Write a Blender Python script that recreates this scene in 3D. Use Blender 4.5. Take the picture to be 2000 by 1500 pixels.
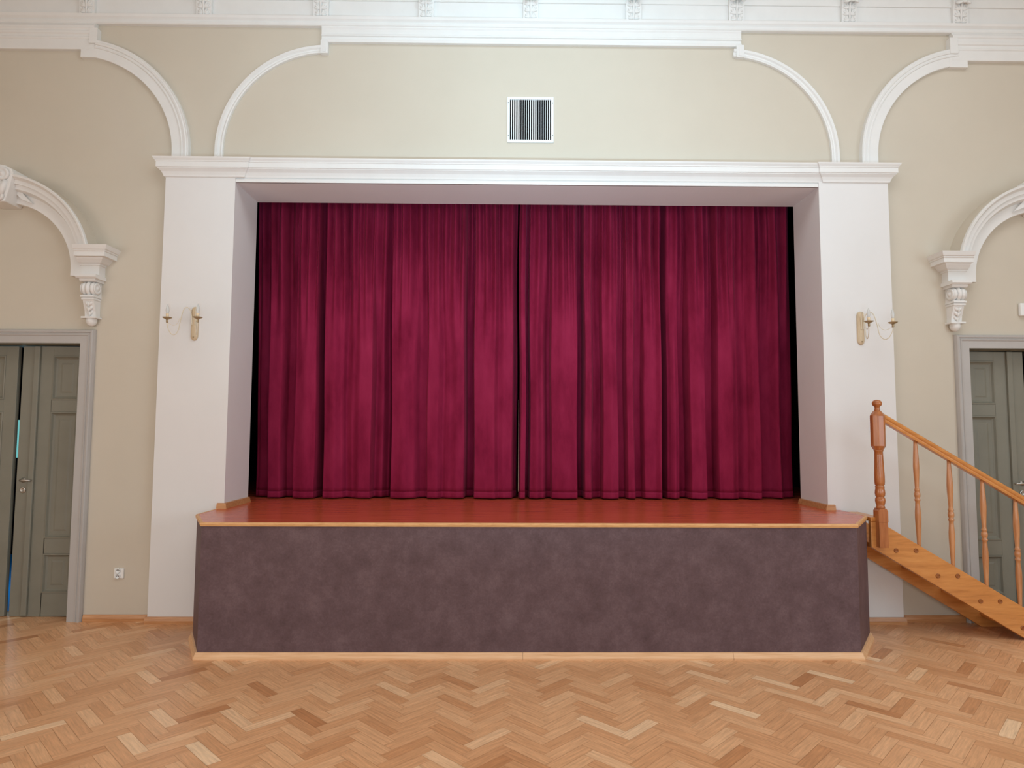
import bpy, math, random
from mathutils import Vector, Matrix
random.seed(7)
for _o in list(bpy.data.objects):
    bpy.data.objects.remove(_o, do_unlink=True)
C = bpy.context.scene.collection
S = bpy.context.scene
R = math.radians
PI = math.pi

# ------------------------------------------------------------------ camera
CAM_H = 1.6
FPX, YAW, PITCH, ROLL = 1286.4, R(0.6908), R(4.0372), R(-0.2375)
cam = bpy.data.cameras.new('camera')
cam.sensor_fit = 'HORIZONTAL'; cam.sensor_width = 36.0
cam.lens = 36.0 * FPX / 2000.0
cam.clip_start = 0.05; cam.clip_end = 100
camo = bpy.data.objects.new('camera', cam); C.objects.link(camo)
camo.matrix_world = (Matrix.Translation((0, 0, CAM_H)) @ Matrix.Rotation(-YAW, 4, 'Z')
                     @ Matrix.Rotation(PI/2 + PITCH, 4, 'X') @ Matrix.Rotation(-ROLL, 4, 'Z'))
S.camera = camo
S.view_settings.view_transform = 'Standard'
try: S.view_settings.look = 'None'
except Exception: pass
S.view_settings.gamma = 1.0
S.view_settings.use_curve_mapping = False
S.view_settings.exposure = 0.0

# ------------------------------------------------------------------ world and the hall's light
w = bpy.data.worlds.new('world'); S.world = w; w.use_nodes = True
w.node_tree.nodes['Background'].inputs[0].default_value = (0.5, 0.6, 0.75, 1)
w.node_tree.nodes['Background'].inputs[1].default_value = 0.3

def area_light(name, loc, target, sx, sy, power, col):
    l = bpy.data.lights.new(name, 'AREA'); l.shape = 'RECTANGLE'; l.size = sx; l.size_y = sy
    l.energy = power; l.color = col
    o = bpy.data.objects.new(name, l); C.objects.link(o); o.location = loc
    o.rotation_euler = (Vector(target) - Vector(loc)).to_track_quat('-Z', 'Y').to_euler()
    return o
# daylight through the tall windows of the two long walls
area_light('window_light_right', (6.45, -0.3, 2.5), (-2.0, 1.6, 2.4), 4.6, 2.6, 150, (0.70, 0.88, 1.0))
area_light('window_light_left', (-5.85, -0.6, 1.9), (0.0, 5.0, 1.0), 4.0, 2.2, 100, (1.0, 0.94, 0.89))
area_light('window_light_end', (0.2, -5.8, 2.0), (0.2, 6.0, 1.6), 8.0, 2.8, 222, (0.78, 0.91, 1.0))  # added frontal fill in front of the windowless end wall
area_light('ceiling_light', (1.6, 2.3, 6.2), (1.6, 2.31, 0.0), 7.0, 3.0, 150, (0.86, 0.94, 1.0))
# added cool fill standing in for window light bounced up off the floor
area_light('floor_flood_light', (0.4, -0.9, 0.35), (0.25, 5.9, 4.6), 1.4, 0.5, 31, (0.50, 0.80, 1.0)).data.spread = R(58)
# lamp on the ceiling close to the stage wall: a pool of cool light on the frieze
lp = bpy.data.lights.new('ceiling_lamp_light', 'SPOT'); lp.energy = 48; lp.color = (0.42, 0.80, 1.0)
lp.shadow_soft_size = 0.25; lp.spot_size = R(105); lp.spot_blend = 1.0
lpo = bpy.data.objects.new('ceiling_lamp_light', lp); C.objects.link(lpo); lpo.location = (0.25, 3.9, 6.2)
lpo.rotation_euler = (Vector((0.25, 5.66, 5.1)) - Vector((0.25, 3.9, 6.2))).to_track_quat('-Z', 'Y').to_euler()

# ------------------------------------------------------------------ materials
def lin(c):
    c = c / 255.0
    return c / 12.92 if c <= 0.04045 else ((c + 0.055) / 1.055) ** 2.4
def rgb(c): return (lin(c[0]), lin(c[1]), lin(c[2]), 1)

def base_mat(name, rough=0.5, spec=0.5):
    m = bpy.data.materials.new(name); m.use_nodes = True
    nt = m.node_tree; b = nt.nodes['Principled BSDF']
    b.inputs['Roughness'].default_value = rough
    b.inputs['Specular IOR Level'].default_value = spec
    return m, nt, b

def tex_coord(nt, scale=(1, 1, 1), rot=(0, 0, 0)):
    tc = nt.nodes.new('ShaderNodeTexCoord'); mp = nt.nodes.new('ShaderNodeMapping')
    mp.inputs['Scale'].default_value = scale; mp.inputs['Rotation'].default_value = rot
    nt.links.new(tc.outputs['Object'], mp.inputs['Vector'])
    return mp.outputs['Vector']

def noise(nt, vec, scale, detail=4, rough=0.6):
    n = nt.nodes.new('ShaderNodeTexNoise'); n.inputs['Scale'].default_value = scale
    n.inputs['Detail'].default_value = detail; n.inputs['Roughness'].default_value = rough
    nt.links.new(vec, n.inputs['Vector']); return n.outputs['Fac']

def ramp(nt, fac, stops):
    r = nt.nodes.new('ShaderNodeValToRGB'); e = r.color_ramp.elements
    e[0].position, e[0].color = stops[0][0], rgb(stops[0][1])
    e[1].position, e[1].color = stops[-1][0], rgb(stops[-1][1])
    for p, c in stops[1:-1]:
        x = e.new(p); x.color = rgb(c)
    nt.links.new(fac, r.inputs['Fac']); return r.outputs['Color']

def bump(nt, b, height, strength, dist=0.01):
    bp = nt.nodes.new('ShaderNodeBump'); bp.inputs['Strength'].default_value = strength
    bp.inputs['Distance'].default_value = dist
    nt.links.new(height, bp.inputs['Height']); nt.links.new(bp.outputs['Normal'], b.inputs['Normal'])

def plain(name, col, rough=0.5, spec=0.4, var=5, scale=3, bscale=120, bstr=0.05, metal=0):
    m, nt, b = base_mat(name, rough, spec); v = tex_coord(nt)
    lo = tuple(max(0, c - var) for c in col); hi = tuple(min(255, c + var) for c in col)
    nt.links.new(ramp(nt, noise(nt, v, scale), [(0.3, lo), (0.7, hi)]), b.inputs['Base Color'])
    if bstr: bump(nt, b, noise(nt, v, bscale, 3), bstr, 0.004)
    b.inputs['Metallic'].default_value = metal
    return m

def wood(name, dark, mid, light, rough=0.35, rot=(0, 0, 0), stretch=(1.2, 14, 14), scale=2.0, coat=0.0, knots=True):
    m, nt, b = base_mat(name, rough, 0.5)
    v = tex_coord(nt, stretch, rot)
    n = noise(nt, v, scale, 6, 0.62)
    col = ramp(nt, n, [(0.25, dark), (0.5, mid), (0.75, light)])
    nt.links.new(col, b.inputs['Base Color'])
    b.inputs['Coat Weight'].default_value = coat; b.inputs['Coat Roughness'].default_value = 0.12
    bump(nt, b, n, 0.05, 0.004)
    return m

M = {}
M['beige'] = plain('beige_paint', (207, 197, 181), 0.85, 0.2, 2, 1.5, 260, 0.10)
M['pier'] = plain('white_pier_paint', (229, 226, 224), 0.8, 0.25, 2, 1.5, 300, 0.08)
M['plaster'] = plain('white_moulding_paint', (232, 230, 227), 0.6, 0.35, 2, 6, 90, 0.06)
M['ceiling'] = plain('ceiling_paint', (226, 222, 215), 0.9, 0.2, 2)
M['hallwall'] = plain('hall_wall_paint', (205, 193, 172), 0.9, 0.2, 2)
M['reveal'] = plain('reveal_paint', (214, 208, 206), 0.85, 0.2, 2, 1.5, 300, 0.06)
M['casing'] = plain('grey_casing_paint', (184, 179, 175), 0.5, 0.4, 3, 4)
M['leaf'] = plain('grey_green_door_paint', (131, 128, 115), 0.5, 0.4, 4, 3)
M['black'] = plain('black_void', (4, 4, 6), 0.9, 0.05, 1, 3, 50, 0)
M['dark'] = plain('dark_backstage', (12, 8, 9), 0.9, 0.1, 2, 3, 50, 0)  # near-black colour stands in for the shade backstage and in the corridors
M['white_plastic'] = plain('white_plastic', (238, 238, 236), 0.35, 0.5, 1, 4, 50, 0)
M['vent_metal'] = plain('white_enamel', (232, 234, 236), 0.4, 0.5, 1, 4, 50, 0)
M['screw'] = plain('screw_metal', (120, 118, 112), 0.4, 0.5, 4, 20, 50, 0, 0.8)
M['hole'] = plain('socket_hole', (40, 36, 34), 0.6, 0.3, 2, 20, 50, 0)
M['steel'] = plain('brushed_steel', (190, 186, 180), 0.32, 0.5, 5, 30, 200, 0.03, 0.9)
M['sconce_wood'] = wood('cream_sconce_plate', (190, 166, 134), (206, 184, 152), (218, 198, 168), 0.45, stretch=(20, 20, 2), scale=3)
M['cream_metal'] = plain('cream_enamel', (222, 210, 188), 0.4, 0.5, 4, 10, 50, 0)
M['brass'] = plain('aged_brass', (168, 146, 112), 0.42, 0.5, 10, 20, 50, 0, 0.65)
M['candle'] = plain('cream_candle_sleeve', (238, 214, 178), 0.55, 0.4, 3, 20, 50, 0)
M['oak_base'] = wood('oak_skirting', (172, 112, 64), (196, 138, 88), (214, 160, 112), 0.4, stretch=(1.5, 25, 25), scale=2.5)
M['pine'] = wood('light_wood_skirting', (212, 160, 112), (230, 182, 136), (240, 198, 156), 0.45, stretch=(1.5, 25, 25), scale=2.5)
M['nosing'] = wood('plywood_edge', (196, 140, 84), (222, 168, 110), (236, 186, 132), 0.5, stretch=(4, 30, 30), scale=3)
M['stair'] = wood('varnished_oak', (184, 116, 56), (208, 138, 72), (222, 156, 88), 0.3, rot=(0, R(-30.7), 0), stretch=(1.3, 14, 11), scale=2.6, coat=0.25)
M['tread'] = wood('varnished_oak_tread', (184, 112, 48), (205, 133, 64), (216, 150, 80), 0.32, stretch=(14, 1.3, 14), scale=2.6, coat=0.25)
M['newel'] = wood('varnished_oak_upright', (150, 82, 40), (178, 106, 56), (196, 126, 74), 0.28, stretch=(16, 16, 1.6), scale=2.4, coat=0.3)
M['baluster'] = wood('turned_oak', (172, 108, 64), (198, 136, 88), (214, 156, 110), 0.3, stretch=(18, 18, 2), scale=2.4, coat=0.3)
M['plug'] = wood('dark_wood_plug', (128, 70, 26), (150, 86, 36), (170, 104, 48), 0.35, stretch=(8, 8, 8), scale=6)
M['lining'] = plain('cream_lining', (226, 196, 176), 0.8, 0.2, 4, 20)

def velvet():
    m, nt, b = base_mat('burgundy_velvet', 0.9, 0.04)
    v = tex_coord(nt, (1, 1, 0.35))
    n = noise(nt, v, 5, 5, 0.65)
    nt.links.new(ramp(nt, n, [(0.25, (112, 21, 47)), (0.5, (138, 33, 64)), (0.78, (156, 43, 76))]), b.inputs['Base Color'])
    b.inputs['Sheen Weight'].default_value = 0.16
    b.inputs['Sheen Roughness'].default_value = 0.35
    b.inputs['Sheen Tint'].default_value = (0.9, 0.22, 0.36, 1)
    v2 = tex_coord(nt)
    bump(nt, b, noise(nt, v2, 260, 2), 0.12, 0.003)
    return m
M['velvet'] = velvet()

def stage_cloth():
    m, nt, b = base_mat('mottled_grey_board', 0.6, 0.3)
    v = tex_coord(nt)
    n1 = noise(nt, v, 5.5, 10, 0.78); n2 = noise(nt, v, 70, 5, 0.75)
    mx = nt.nodes.new('ShaderNodeMath'); mx.operation = 'MULTIPLY_ADD'
    nt.links.new(n2, mx.inputs[0]); mx.inputs[1].default_value = 0.35; nt.links.new(n1, mx.inputs[2])
    nt.links.new(ramp(nt, mx.outputs[0], [(0.42, (80, 60, 62)), (0.67, (99, 77, 80)), (0.92, (118, 96, 99))]), b.inputs['Base Color'])
    bump(nt, b, n2, 0.1, 0.003)
    return m
M['board'] = stage_cloth()

def deck_mat():
    m, nt, b = base_mat('red_brown_laminate', 0.23, 0.5)
    v = tex_coord(nt, (1.1, 16, 1))
    n = noise(nt, v, 2.4, 7, 0.66)
    col = ramp(nt, n, [(0.24, (140, 48, 30)), (0.38, (192, 82, 52)), (0.6, (205, 94, 62)), (0.8, (212, 104, 70))])
    nt.links.new(col, b.inputs['Base Color'])
    return m
M['deck'] = deck_mat()

def parquet():
    m, nt, b = base_mat('oak_parquet', 0.33, 0.5)
    at_ = nt.nodes.new('ShaderNodeAttribute'); at_.attribute_name = 'tone'
    uv = nt.nodes.new('ShaderNodeUVMap'); uv.uv_map = 'grain'
    mp = nt.nodes.new('ShaderNodeMapping'); mp.inputs['Scale'].default_value = (3.0, 34, 1)
    nt.links.new(uv.outputs['UV'], mp.inputs['Vector'])
    n = noise(nt, mp.outputs['Vector'], 2.2, 6, 0.62)
    tone = ramp(nt, at_.outputs['Fac'], [(0.0, (192, 130, 84)), (0.15, (210, 150, 103)), (0.5, (227, 170, 123)), (0.85, (237, 186, 140)), (1.0, (248, 208, 166))])
    g = nt.nodes.new('ShaderNodeMapRange'); g.inputs['From Min'].default_value = 0.3; g.inputs['From Max'].default_value = 0.7
    g.inputs['To Min'].default_value = 0.78; g.inputs['To Max'].default_value = 1.14
    nt.links.new(n, g.inputs['Value'])
    mx = nt.nodes.new('ShaderNodeMix'); mx.data_type = 'RGBA'; mx.blend_type = 'MULTIPLY'; mx.inputs['Factor'].default_value = 1.0
    nt.links.new(tone, mx.inputs['A']); nt.links.new(g.outputs['Result'], mx.inputs['B'])
    nt.links.new(mx.outputs['Result'], b.inputs['Base Color'])
    bump(nt, b, n, 0.03, 0.002)
    return m
M['parquet'] = parquet()

def glass_bulb():
    m, nt, b = base_mat('frosted_bulb_glass', 0.25, 0.5)
    b.inputs['Base Color'].default_value = (0.86, 0.87, 0.86, 1)
    b.inputs['Transmission Weight'].default_value = 0.55
    b.inputs['IOR'].default_value = 1.25
    return m
M['bulb'] = glass_bulb()

def emit(name, col, strength):
    m, nt, b = base_mat(name, 0.5, 0.2)
    b.inputs['Base Color'].default_value = (*col, 1)
    b.inputs['Emission Color'].default_value = (*col, 1); b.inputs['Emission Strength'].default_value = strength
    return m
M['day_pane'] = emit('bright_window_pane', (0.25, 0.75, 0.72), 0.55)
M['blue_floor'] = plain('blue_corridor_floor', (40, 140, 210), 0.7, 0.2, 6)

# ------------------------------------------------------------------ mesh helpers
class MB:
    def __init__(self): self.v, self.f, self.s, self.mi = [], [], [], []
    def add(self, verts, faces, smooth=False, mi=0):
        o = len(self.v); self.v += [tuple(p) for p in verts]
        for f in faces: self.f.append(tuple(i + o for i in f)); self.s.append(smooth); self.mi.append(mi)
        return self
    def box(self, x0, x1, y0, y1, z0, z1, mi=0):
        v = [(x, y, z) for z in (z0, z1) for y in (y0, y1) for x in (x0, x1)]
        return self.add(v, [(0, 2, 3, 1), (4, 5, 7, 6), (0, 1, 5, 4), (2, 6, 7, 3), (0, 4, 6, 2), (1, 3, 7, 5)], False, mi)
    def prism(self, poly, axis, a0, a1, smooth=False):
        """poly: list of 2D points; axis 'z': (x,y), 'y': (x,z), 'x': (y,z); extruded from a0 to a1"""
        def P(p, a):
            return {'z': (p[0], p[1], a), 'y': (p[0], a, p[1]), 'x': (a, p[0], p[1])}[axis]
        n = len(poly); v = [P(p, a0) for p in poly] + [P(p, a1) for p in poly]
        self.add(v, [(i, (i + 1) % n, n + (i + 1) % n, n + i) for i in range(n)], smooth)
        return self.add(v, [tuple(range(n)), tuple(range(2 * n - 1, n - 1, -1))])
    def rings(self, rings, cap=True, smooth=True, closed=True):
        n = len(rings[0]); v = [p for r in rings for p in r]; f = []
        for i in range(len(rings) - 1):
            for j in range(n if closed else n - 1):
                k = (j + 1) % n
                f.append((i * n + j, i * n + k, (i + 1) * n + k, (i + 1) * n + j))
        self.add(v, f, smooth)
        if cap: self.add(list(rings[0]) + list(rings[-1]), [tuple(range(n)), tuple(range(2 * n - 1, n - 1, -1))])
        return self
    def lathe(self, prof, cx, cy, n=24, rot=0.0, smooth=True, axis='z', cz=0.0):
        rr = []
        for r, z in prof:
            ring = []
            for k in range(n):
                a = rot + 2 * PI * k / n; u, q = r * math.cos(a), r * math.sin(a)
                ring.append((cx + u, cy + q, z) if axis == 'z' else (cx + u, cy + z, cz + q))
            rr.append(ring)
        return self.rings(rr, True, smooth)
    def tube(self, pts, r, n=10):
        pts = [Vector(p) for p in pts]; rr = []; up = Vector((0.123, 0.9, 0.41)).normalized()
        for i, p in enumerate(pts):
            t = (pts[min(i + 1, len(pts) - 1)] - pts[max(i - 1, 0)]).normalized()
            a = t.cross(up); a = a.normalized() if a.length > 1e-4 else Vector((1, 0, 0)); b = t.cross(a)
            rad = r[i] if isinstance(r, (list, tuple)) else r
            rr.append([p + a * (rad * math.cos(2 * PI * k / n)) + b * (rad * math.sin(2 * PI * k / n)) for k in range(n)])
        return self.rings(rr)
    def blob(self, c, s, rot=None, nu=14, nv=9):
        rings = []
        for i in range(nv + 1):
            th = PI * i / nv; th = min(max(th, 0.02), PI - 0.02); ring = []
            for k in range(nu):
                ph = 2 * PI * k / nu
                p = Vector((s[0] * math.sin(th) * math.cos(ph), s[1] * math.sin(th) * math.sin(ph), s[2] * math.cos(th)))
                if rot: p = rot @ p
                ring.append(p + Vector(c))
            rings.append(ring)
        return self.rings(rings)
    def build(self, name, mat, parent=None, loc=(0, 0, 0), bevel=0, mats=None):
        me = bpy.data.meshes.new(name)
        me.from_pydata([(p[0] - loc[0], p[1] - loc[1], p[2] - loc[2]) for p in self.v], [], self.f)
        for p, s, mi in zip(me.polygons, self.s, self.mi): p.use_smooth = s; p.material_index = mi
        for m_ in (mats or [mat]): me.materials.append(m_)
        import bmesh
        bm = bmesh.new(); bm.from_mesh(me)
        bmesh.ops.remove_doubles(bm, verts=bm.verts, dist=1e-5)
        bmesh.ops.recalc_face_normals(bm, faces=bm.faces)
        bm.to_mesh(me); bm.free()
        o = bpy.data.objects.new(name, me); C.objects.link(o); o.location = loc
        if parent:
            o.parent = parent; o.location = Vector(loc) - (parent_world(parent))
        if bevel:
            md = o.modifiers.new('bevel', 'BEVEL'); md.width = bevel; md.segments = 2; md.limit_method = 'ANGLE'; md.angle_limit = R(40)
        return o

def parent_world(p):
    v = Vector((0, 0, 0))
    while p: v = v + p.location; p = p.parent
    return v
def tag(o, label=None, cat=None, group=None, kind=None):
    if label: o['label'] = label
    if cat: o['category'] = cat
    if group: o['group'] = group
    if kind: o['kind'] = kind
    return o
def thing(name, label, cat, loc, group=None):
    o = bpy.data.objects.new(name, None); C.objects.link(o); o.location = loc; o.empty_display_size = 0.1
    return tag(o, label, cat, group)
def struct(o, label=None, cat=None): return tag(o, label, cat, None, 'structure')
def dup(o, parent=None, offset=None):
    c = o.copy(); C.objects.link(c)
    if parent: c.parent = parent
    if offset: c.location = Vector(o.location) + Vector(offset)
    for ch in list(o.children): dup(ch, c)
    return c

def at(px, py, Y):
    """world X, Z of a photo pixel lying on the plane at depth Y"""
    u0, v0 = px - 1000, py - 750
    u = u0 * math.cos(ROLL) + v0 * math.sin(ROLL); v = -u0 * math.sin(ROLL) + v0 * math.cos(ROLL)
    Z = -v * math.cos(PITCH) + FPX * math.sin(PITCH); y = v * math.sin(PITCH) + FPX * math.cos(PITCH)
    X = u * math.cos(YAW) + y * math.sin(YAW); y = -u * math.sin(YAW) + y * math.cos(YAW)
    return X / y * Y, CAM_H + Z / y * Y

def sweep_plan(mb, path, prof, smooth=False):
    """moulding along a plan polyline; prof = (outward, z); outward is to the right-hand side seen along the path"""
    n = len(path); rings = []
    for i, p in enumerate(path):
        p = Vector(p)
        ds = []
        if i > 0: ds.append((p - Vector(path[i - 1])).normalized())
        if i < n - 1: ds.append((Vector(path[i + 1]) - p).normalized())
        ns = [Vector((d.y, -d.x)) for d in ds]
        if len(ns) == 2:
            m = (ns[0] + ns[1]).normalized(); m = m / max(0.2, m.dot(ns[0]))
        else: m = ns[0]
        rings.append([(p.x + a * m.x, p.y + a * m.y, z) for a, z in prof])
    return mb.rings(rings, True, smooth)

def sweep_wall(mb, stations, prof, Y, smooth=False):
    """moulding on the back wall; stations = (x, z, nx, nz); prof = (a along n, b out of the wall)"""
    rings = [[(x + a * nx, Y - b, z + a * nz) for a, b in prof] for x, z, nx, nz in stations]
    return mb.rings(rings, True, smooth)

def arc_stations(cx, cz, r, a0, a1, n=40):
    return [(cx + r * math.cos(a), cz + r * math.sin(a), math.cos(a), math.sin(a)) for a in [R(a0 + (a1 - a0) * i / n) for i in range(n + 1)]]

# ------------------------------------------------------------------ measures (metres; the stage wall lies at Y = W)
W, PF, JB = 5.66, 5.59, 6.10
XL0, XL1, XR1, XR0 = -2.933, -2.333, 2.742, 3.352
ZDECK = 0.942
DLC, DRC, DHW, DH = -4.205, 4.62, 0.585, 2.33
HALL = (-6.0, 6.6, -6.0, 6.3)          # x0, x1, y of the end wall, ceiling height

# ------------------------------------------------------------------ setting
def herringbone(x0, x1, y0, y1):
    n, wd = 4, 0.0713
    mb_v, mb_f, tone, uv = [], [], [], []
    s2 = math.sqrt(0.5)
    rng = random.Random(11)
    gap = 0.0006
    def inside(pts): return any(x0 - .3 < p[0] < x1 + .3 and y0 - .3 < p[1] < y1 + .3 for p in pts)
    lim = int((max(abs(x0), abs(x1)) + max(abs(y0), abs(y1))) * 1.5 / wd) + 8
    def put(u0, v0, u1, v1, horiz):
        c = [((u - v) * s2, (u + v) * s2) for u, v in ((u0 + gap, v0 + gap), (u1 - gap, v0 + gap), (u1 - gap, v1 - gap), (u0 + gap, v1 - gap))]
        c = [(p[0] + 0.255, p[1]) for p in c]
        cx = sum(p[0] for p in c) / 4; cy = sum(p[1] for p in c) / 4
        if not (x0 < cx < x1 and y0 < cy < y1): return
        c = [(min(max(p[0], x0), x1), min(max(p[1], y0), y1)) for p in c]
        o = len(mb_v); mb_v.extend([(p[0], p[1], 0) for p in c]); mb_f.append((o, o + 1, o + 2, o + 3))
        t = rng.gauss(0.5, 0.16)
        if rng.random() < 0.03: t = rng.uniform(0.0, 0.15)
        if rng.random() < 0.04: t = rng.uniform(0.85, 1.0)
        tone.append(min(1, max(0, t)))
        a, b_ = rng.uniform(0, 40), rng.uniform(0, 40); L, Wd = n * wd, wd
        q = [(a, b_), (a + L, b_), (a + L, b_ + Wd), (a, b_ + Wd)]
        uv.append(q if horiz else [q[3], q[0], q[1], q[2]])
    for y in range(-lim, lim):
        for k in range(-lim // (2 * n), lim // (2 * n) + 1):
            x = y + 2 * n * k
            put(x * wd, y * wd, (x + n) * wd, (y + 1) * wd, True)
            xx = y; yy = xx - (2 * n - 1) + 2 * n * k
            put(xx * wd, yy * wd, (xx + 1) * wd, (yy + n) * wd, False)
    me = bpy.data.meshes.new('floor')
    # dark joint bed below the blocks, part of the same floor
    o = len(mb_v); mb_v.extend([(x0, y0, -0.002), (x1, y0, -0.002), (x1, y1, -0.002), (x0, y1, -0.002)]); mb_f.append((o, o + 1, o + 2, o + 3))
    tone.append(0.0); uv.append([(0, 0), (1, 0), (1, 1), (0, 1)])
    me.from_pydata(mb_v, [], mb_f)
    a = me.attributes.new('tone', 'FLOAT', 'FACE')
    for i, t in enumerate(tone): a.data[i].value = t
    ul = me.uv_layers.new(name='grain')
    for p in me.polygons:
        for j, li in enumerate(p.loop_indices): ul.data[li].uv = uv[p.index][j]
    me.materials.append(M['parquet'])
    ob = bpy.data.objects.new('floor', me); C.objects.link(ob); return ob
struct(herringbone(HALL[0], HALL[1], HALL[2], W + 0.30), 'oak parquet floor laid in herringbone', 'floor')
struct(MB().box(HALL[0], HALL[1], HALL[2], W, HALL[3], HALL[3] + 0.1).build('ceiling', M['ceiling']), 'pale ceiling of the hall', 'ceiling')

wb = MB()
for x0, x1, z0, z1 in [(HALL[0], DLC - DHW, 0, 5.2), (DLC - DHW, DLC + DHW, DH, 5.2), (DLC + DHW, XL0, 0, 5.2), (XL0, XR0, 3.90, 5.2),
                       (XR0, DRC - DHW, 0, 5.2), (DRC - DHW, DRC + DHW, DH, 5.2), (DRC + DHW, HALL[1], 0, 5.2)]:
    wb.box(x0, x1, W, W + 0.30, z0, z1)
struct(wb.build('wall_back', M['beige']), 'beige painted wall around the stage opening', 'wall')

# white frieze above the beige wall
FZL = 5.425
fz = MB().box(HALL[0], HALL[1], W - 0.005, W + 0.30, 5.2, HALL[3])
fz.box(HALL[0], HALL[1], W - 0.018, W, FZL, 5.60)
fz.box(HALL[0], HALL[1], W - 0.028, W, 5.60, HALL[3])
struct(fz.build('wall_frieze', M['plaster']), 'white frieze band above the beige wall', 'wall')

def side_wall(name, x0, x1, wins, lab):
    """long hall wall with window openings (y0, y1) between z 1.2 and 3.8"""
    mb = MB(); y = HALL[2]
    for a, b in wins:
        mb.box(x0, x1, y, a, 0, HALL[3]); mb.box(x0, x1, a, b, 0, 1.2); mb.box(x0, x1, a, b, 3.8, HALL[3]); y = b
    mb.box(x0, x1, y, W + 0.30, 0, HALL[3])
    return struct(mb.build(name, M['hallwall']), lab, 'wall')
side_wall('wall_left', HALL[0] - 0.2, HALL[0], [(-2.7, -0.8), (-0.4, 1.5)], 'long hall wall on the side of the darker doorway')
side_wall('wall_right', HALL[1], HALL[1] + 0.2, [(-2.7, -0.5), (-0.1, 2.1)], 'long hall wall on the side of the staircase')
struct(MB().box(HALL[0], HALL[1], HALL[2] - 0.2, HALL[2], 0, HALL[3]).build('wall_front', M['hallwall']), 'end wall of the hall facing the stage', 'wall')
k = 0
for x, wins in ((HALL[0] - 0.1, [(-2.7, -0.8), (-0.4, 1.5)]), (HALL[1] + 0.1, [(-2.7, -0.5), (-0.1, 2.1)])):
    for a, b in wins:
        k += 1
        fr = MB().box(x - .04, x + .04, a, a + .08, 1.2, 3.8).box(x - .04, x + .04, b - .08, b, 1.2, 3.8)
        fr.box(x - .04, x + .04, a + .08, b - .08, 1.2, 1.28).box(x - .04, x + .04, a + .08, b - .08, 3.72, 3.8)
        fr.box(x - .03, x + .03, (a + b) / 2 - .03, (a + b) / 2 + .03, 1.28, 3.72).box(x - .03, x + .03, a + .08, b - .08, 2.9, 2.96)
        struct(fr.build('window_%d' % k, M['plaster']), 'tall white hall window in the long wall', 'window')

# piers, reveals, lintel
struct(MB().box(XL0, XL1, PF, JB, 0, 3.92).build('wall_pier_left', M['pier']), 'white pier beside the stage opening, carrying the sconce by the darker doorway', 'wall')
struct(MB().box(XR1, XR0, PF, JB, 0, 3.92).build('wall_pier_right', M['pier']), 'white pier beside the stage opening, behind the staircase newel', 'wall')
struct(MB().box(XL1, XR1, PF + 0.012, JB, 3.735, 3.92).build('wall_lintel', M['pier']), 'white lintel over the stage opening with plain underside', 'wall')

# backstage shell behind the curtain
bs = MB().box(-3.6, -3.5, JB, 8.6, 0, 4.8).box(3.9, 4.0, JB, 8.6, 0, 4.8).box(-3.6, 4.0, 8.6, 8.7, 0, 4.8).box(-3.6, 4.0, JB, 8.7, 4.8, 4.9)
struct(bs.build('wall_backstage', M['dark']), 'dark walls of the stage house behind the curtain', 'wall')

# corridors behind the two doors
for nm, x0, x1 in (('wall_corridor_left', -7.4, -3.65), ('wall_corridor_right', 4.05, 7.2)):
    cm = MB().box(x0, x0 + .05, W + .3, 8.6, 0, 2.8).box(x1 - .05, x1, W + .3, 8.6, 0, 2.8).box(x0, x1, 8.6, 8.65, 0, 2.8).box(x0, x1, W + .3, 8.65, 2.8, 2.85)
    struct(cm.build(nm, M['dark']), 'unlit corridor beyond the door', 'wall')
    struct(MB().box(x0, x1, W + .3, 8.6, -0.05, 0.0).build('floor_corridor', M['blue_floor']), 'blue corridor floor beyond the door', 'floor')
x, z = at(34, 865, 8.55)
struct(MB().box(x - .35, x + .35, 8.54, 8.6, z - .24, z + .24).build('window_5', M['day_pane']), 'bright turquoise pane seen through the door gap', 'window')
cl = bpy.data.lights.new('corridor_lamp_light', 'POINT'); cl.energy = 16; cl.color = (0.55, 0.8, 1.0); cl.shadow_soft_size = 0.1  # added fill in place of daylight on the corridor floor
clo = bpy.data.objects.new('corridor_lamp_light', cl); C.objects.link(clo); clo.location = (-5.0, 6.7, 0.9)

# ---- mouldings on the stage wall
tr = 0
def trim(mb, lab, mat='plaster'):
    global tr; tr += 1
    return struct(mb.build('trim_%d' % tr, M[mat]), lab, 'moulding')
# entablature over the piers and the opening
ent = [(0.0, 3.772), (0.012, 3.776), (0.016, 3.79), (0.028, 3.815), (0.046, 3.832), (0.052, 3.836), (0.052, 3.842), (0.060, 3.846), (0.060, 3.888),
       (0.066, 3.892), (0.066, 3.898), (0.078, 3.914), (0.082, 3.926), (0.0, 3.926)]
mb = MB()
sweep_plan(mb, [(XL0, W + .01), (XL0, PF), (XL1 + .07, PF), (XL1 + .07, PF + .014), (XR1 + .045, PF + .014), (XR1 + .045, PF), (XR0, PF), (XR0, W + .01)], ent)
trim(mb, 'white stepped entablature running across both piers above the stage opening')
mb = MB().box(XL1 + 0.002, XR1 - 0.002, PF + .0, PF + .02, 3.735, 3.762)
trim(mb, 'narrow white fillet along the top edge of the stage opening')
# string course under the frieze, across the whole wall
mb = MB()
sc = [(0, 5.172), (0.035, 5.172), (0.043, 5.178), (0.043, 5.198), (0.03, 5.204), (0.03, 5.212), (0.05, 5.232), (0.055, 5.255), (0.0, 5.262)]
sweep_plan(mb, [(HALL[0], W), (HALL[1], W)], sc)
trim(mb, 'thin white string course below the frieze, running the whole wall')
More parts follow.
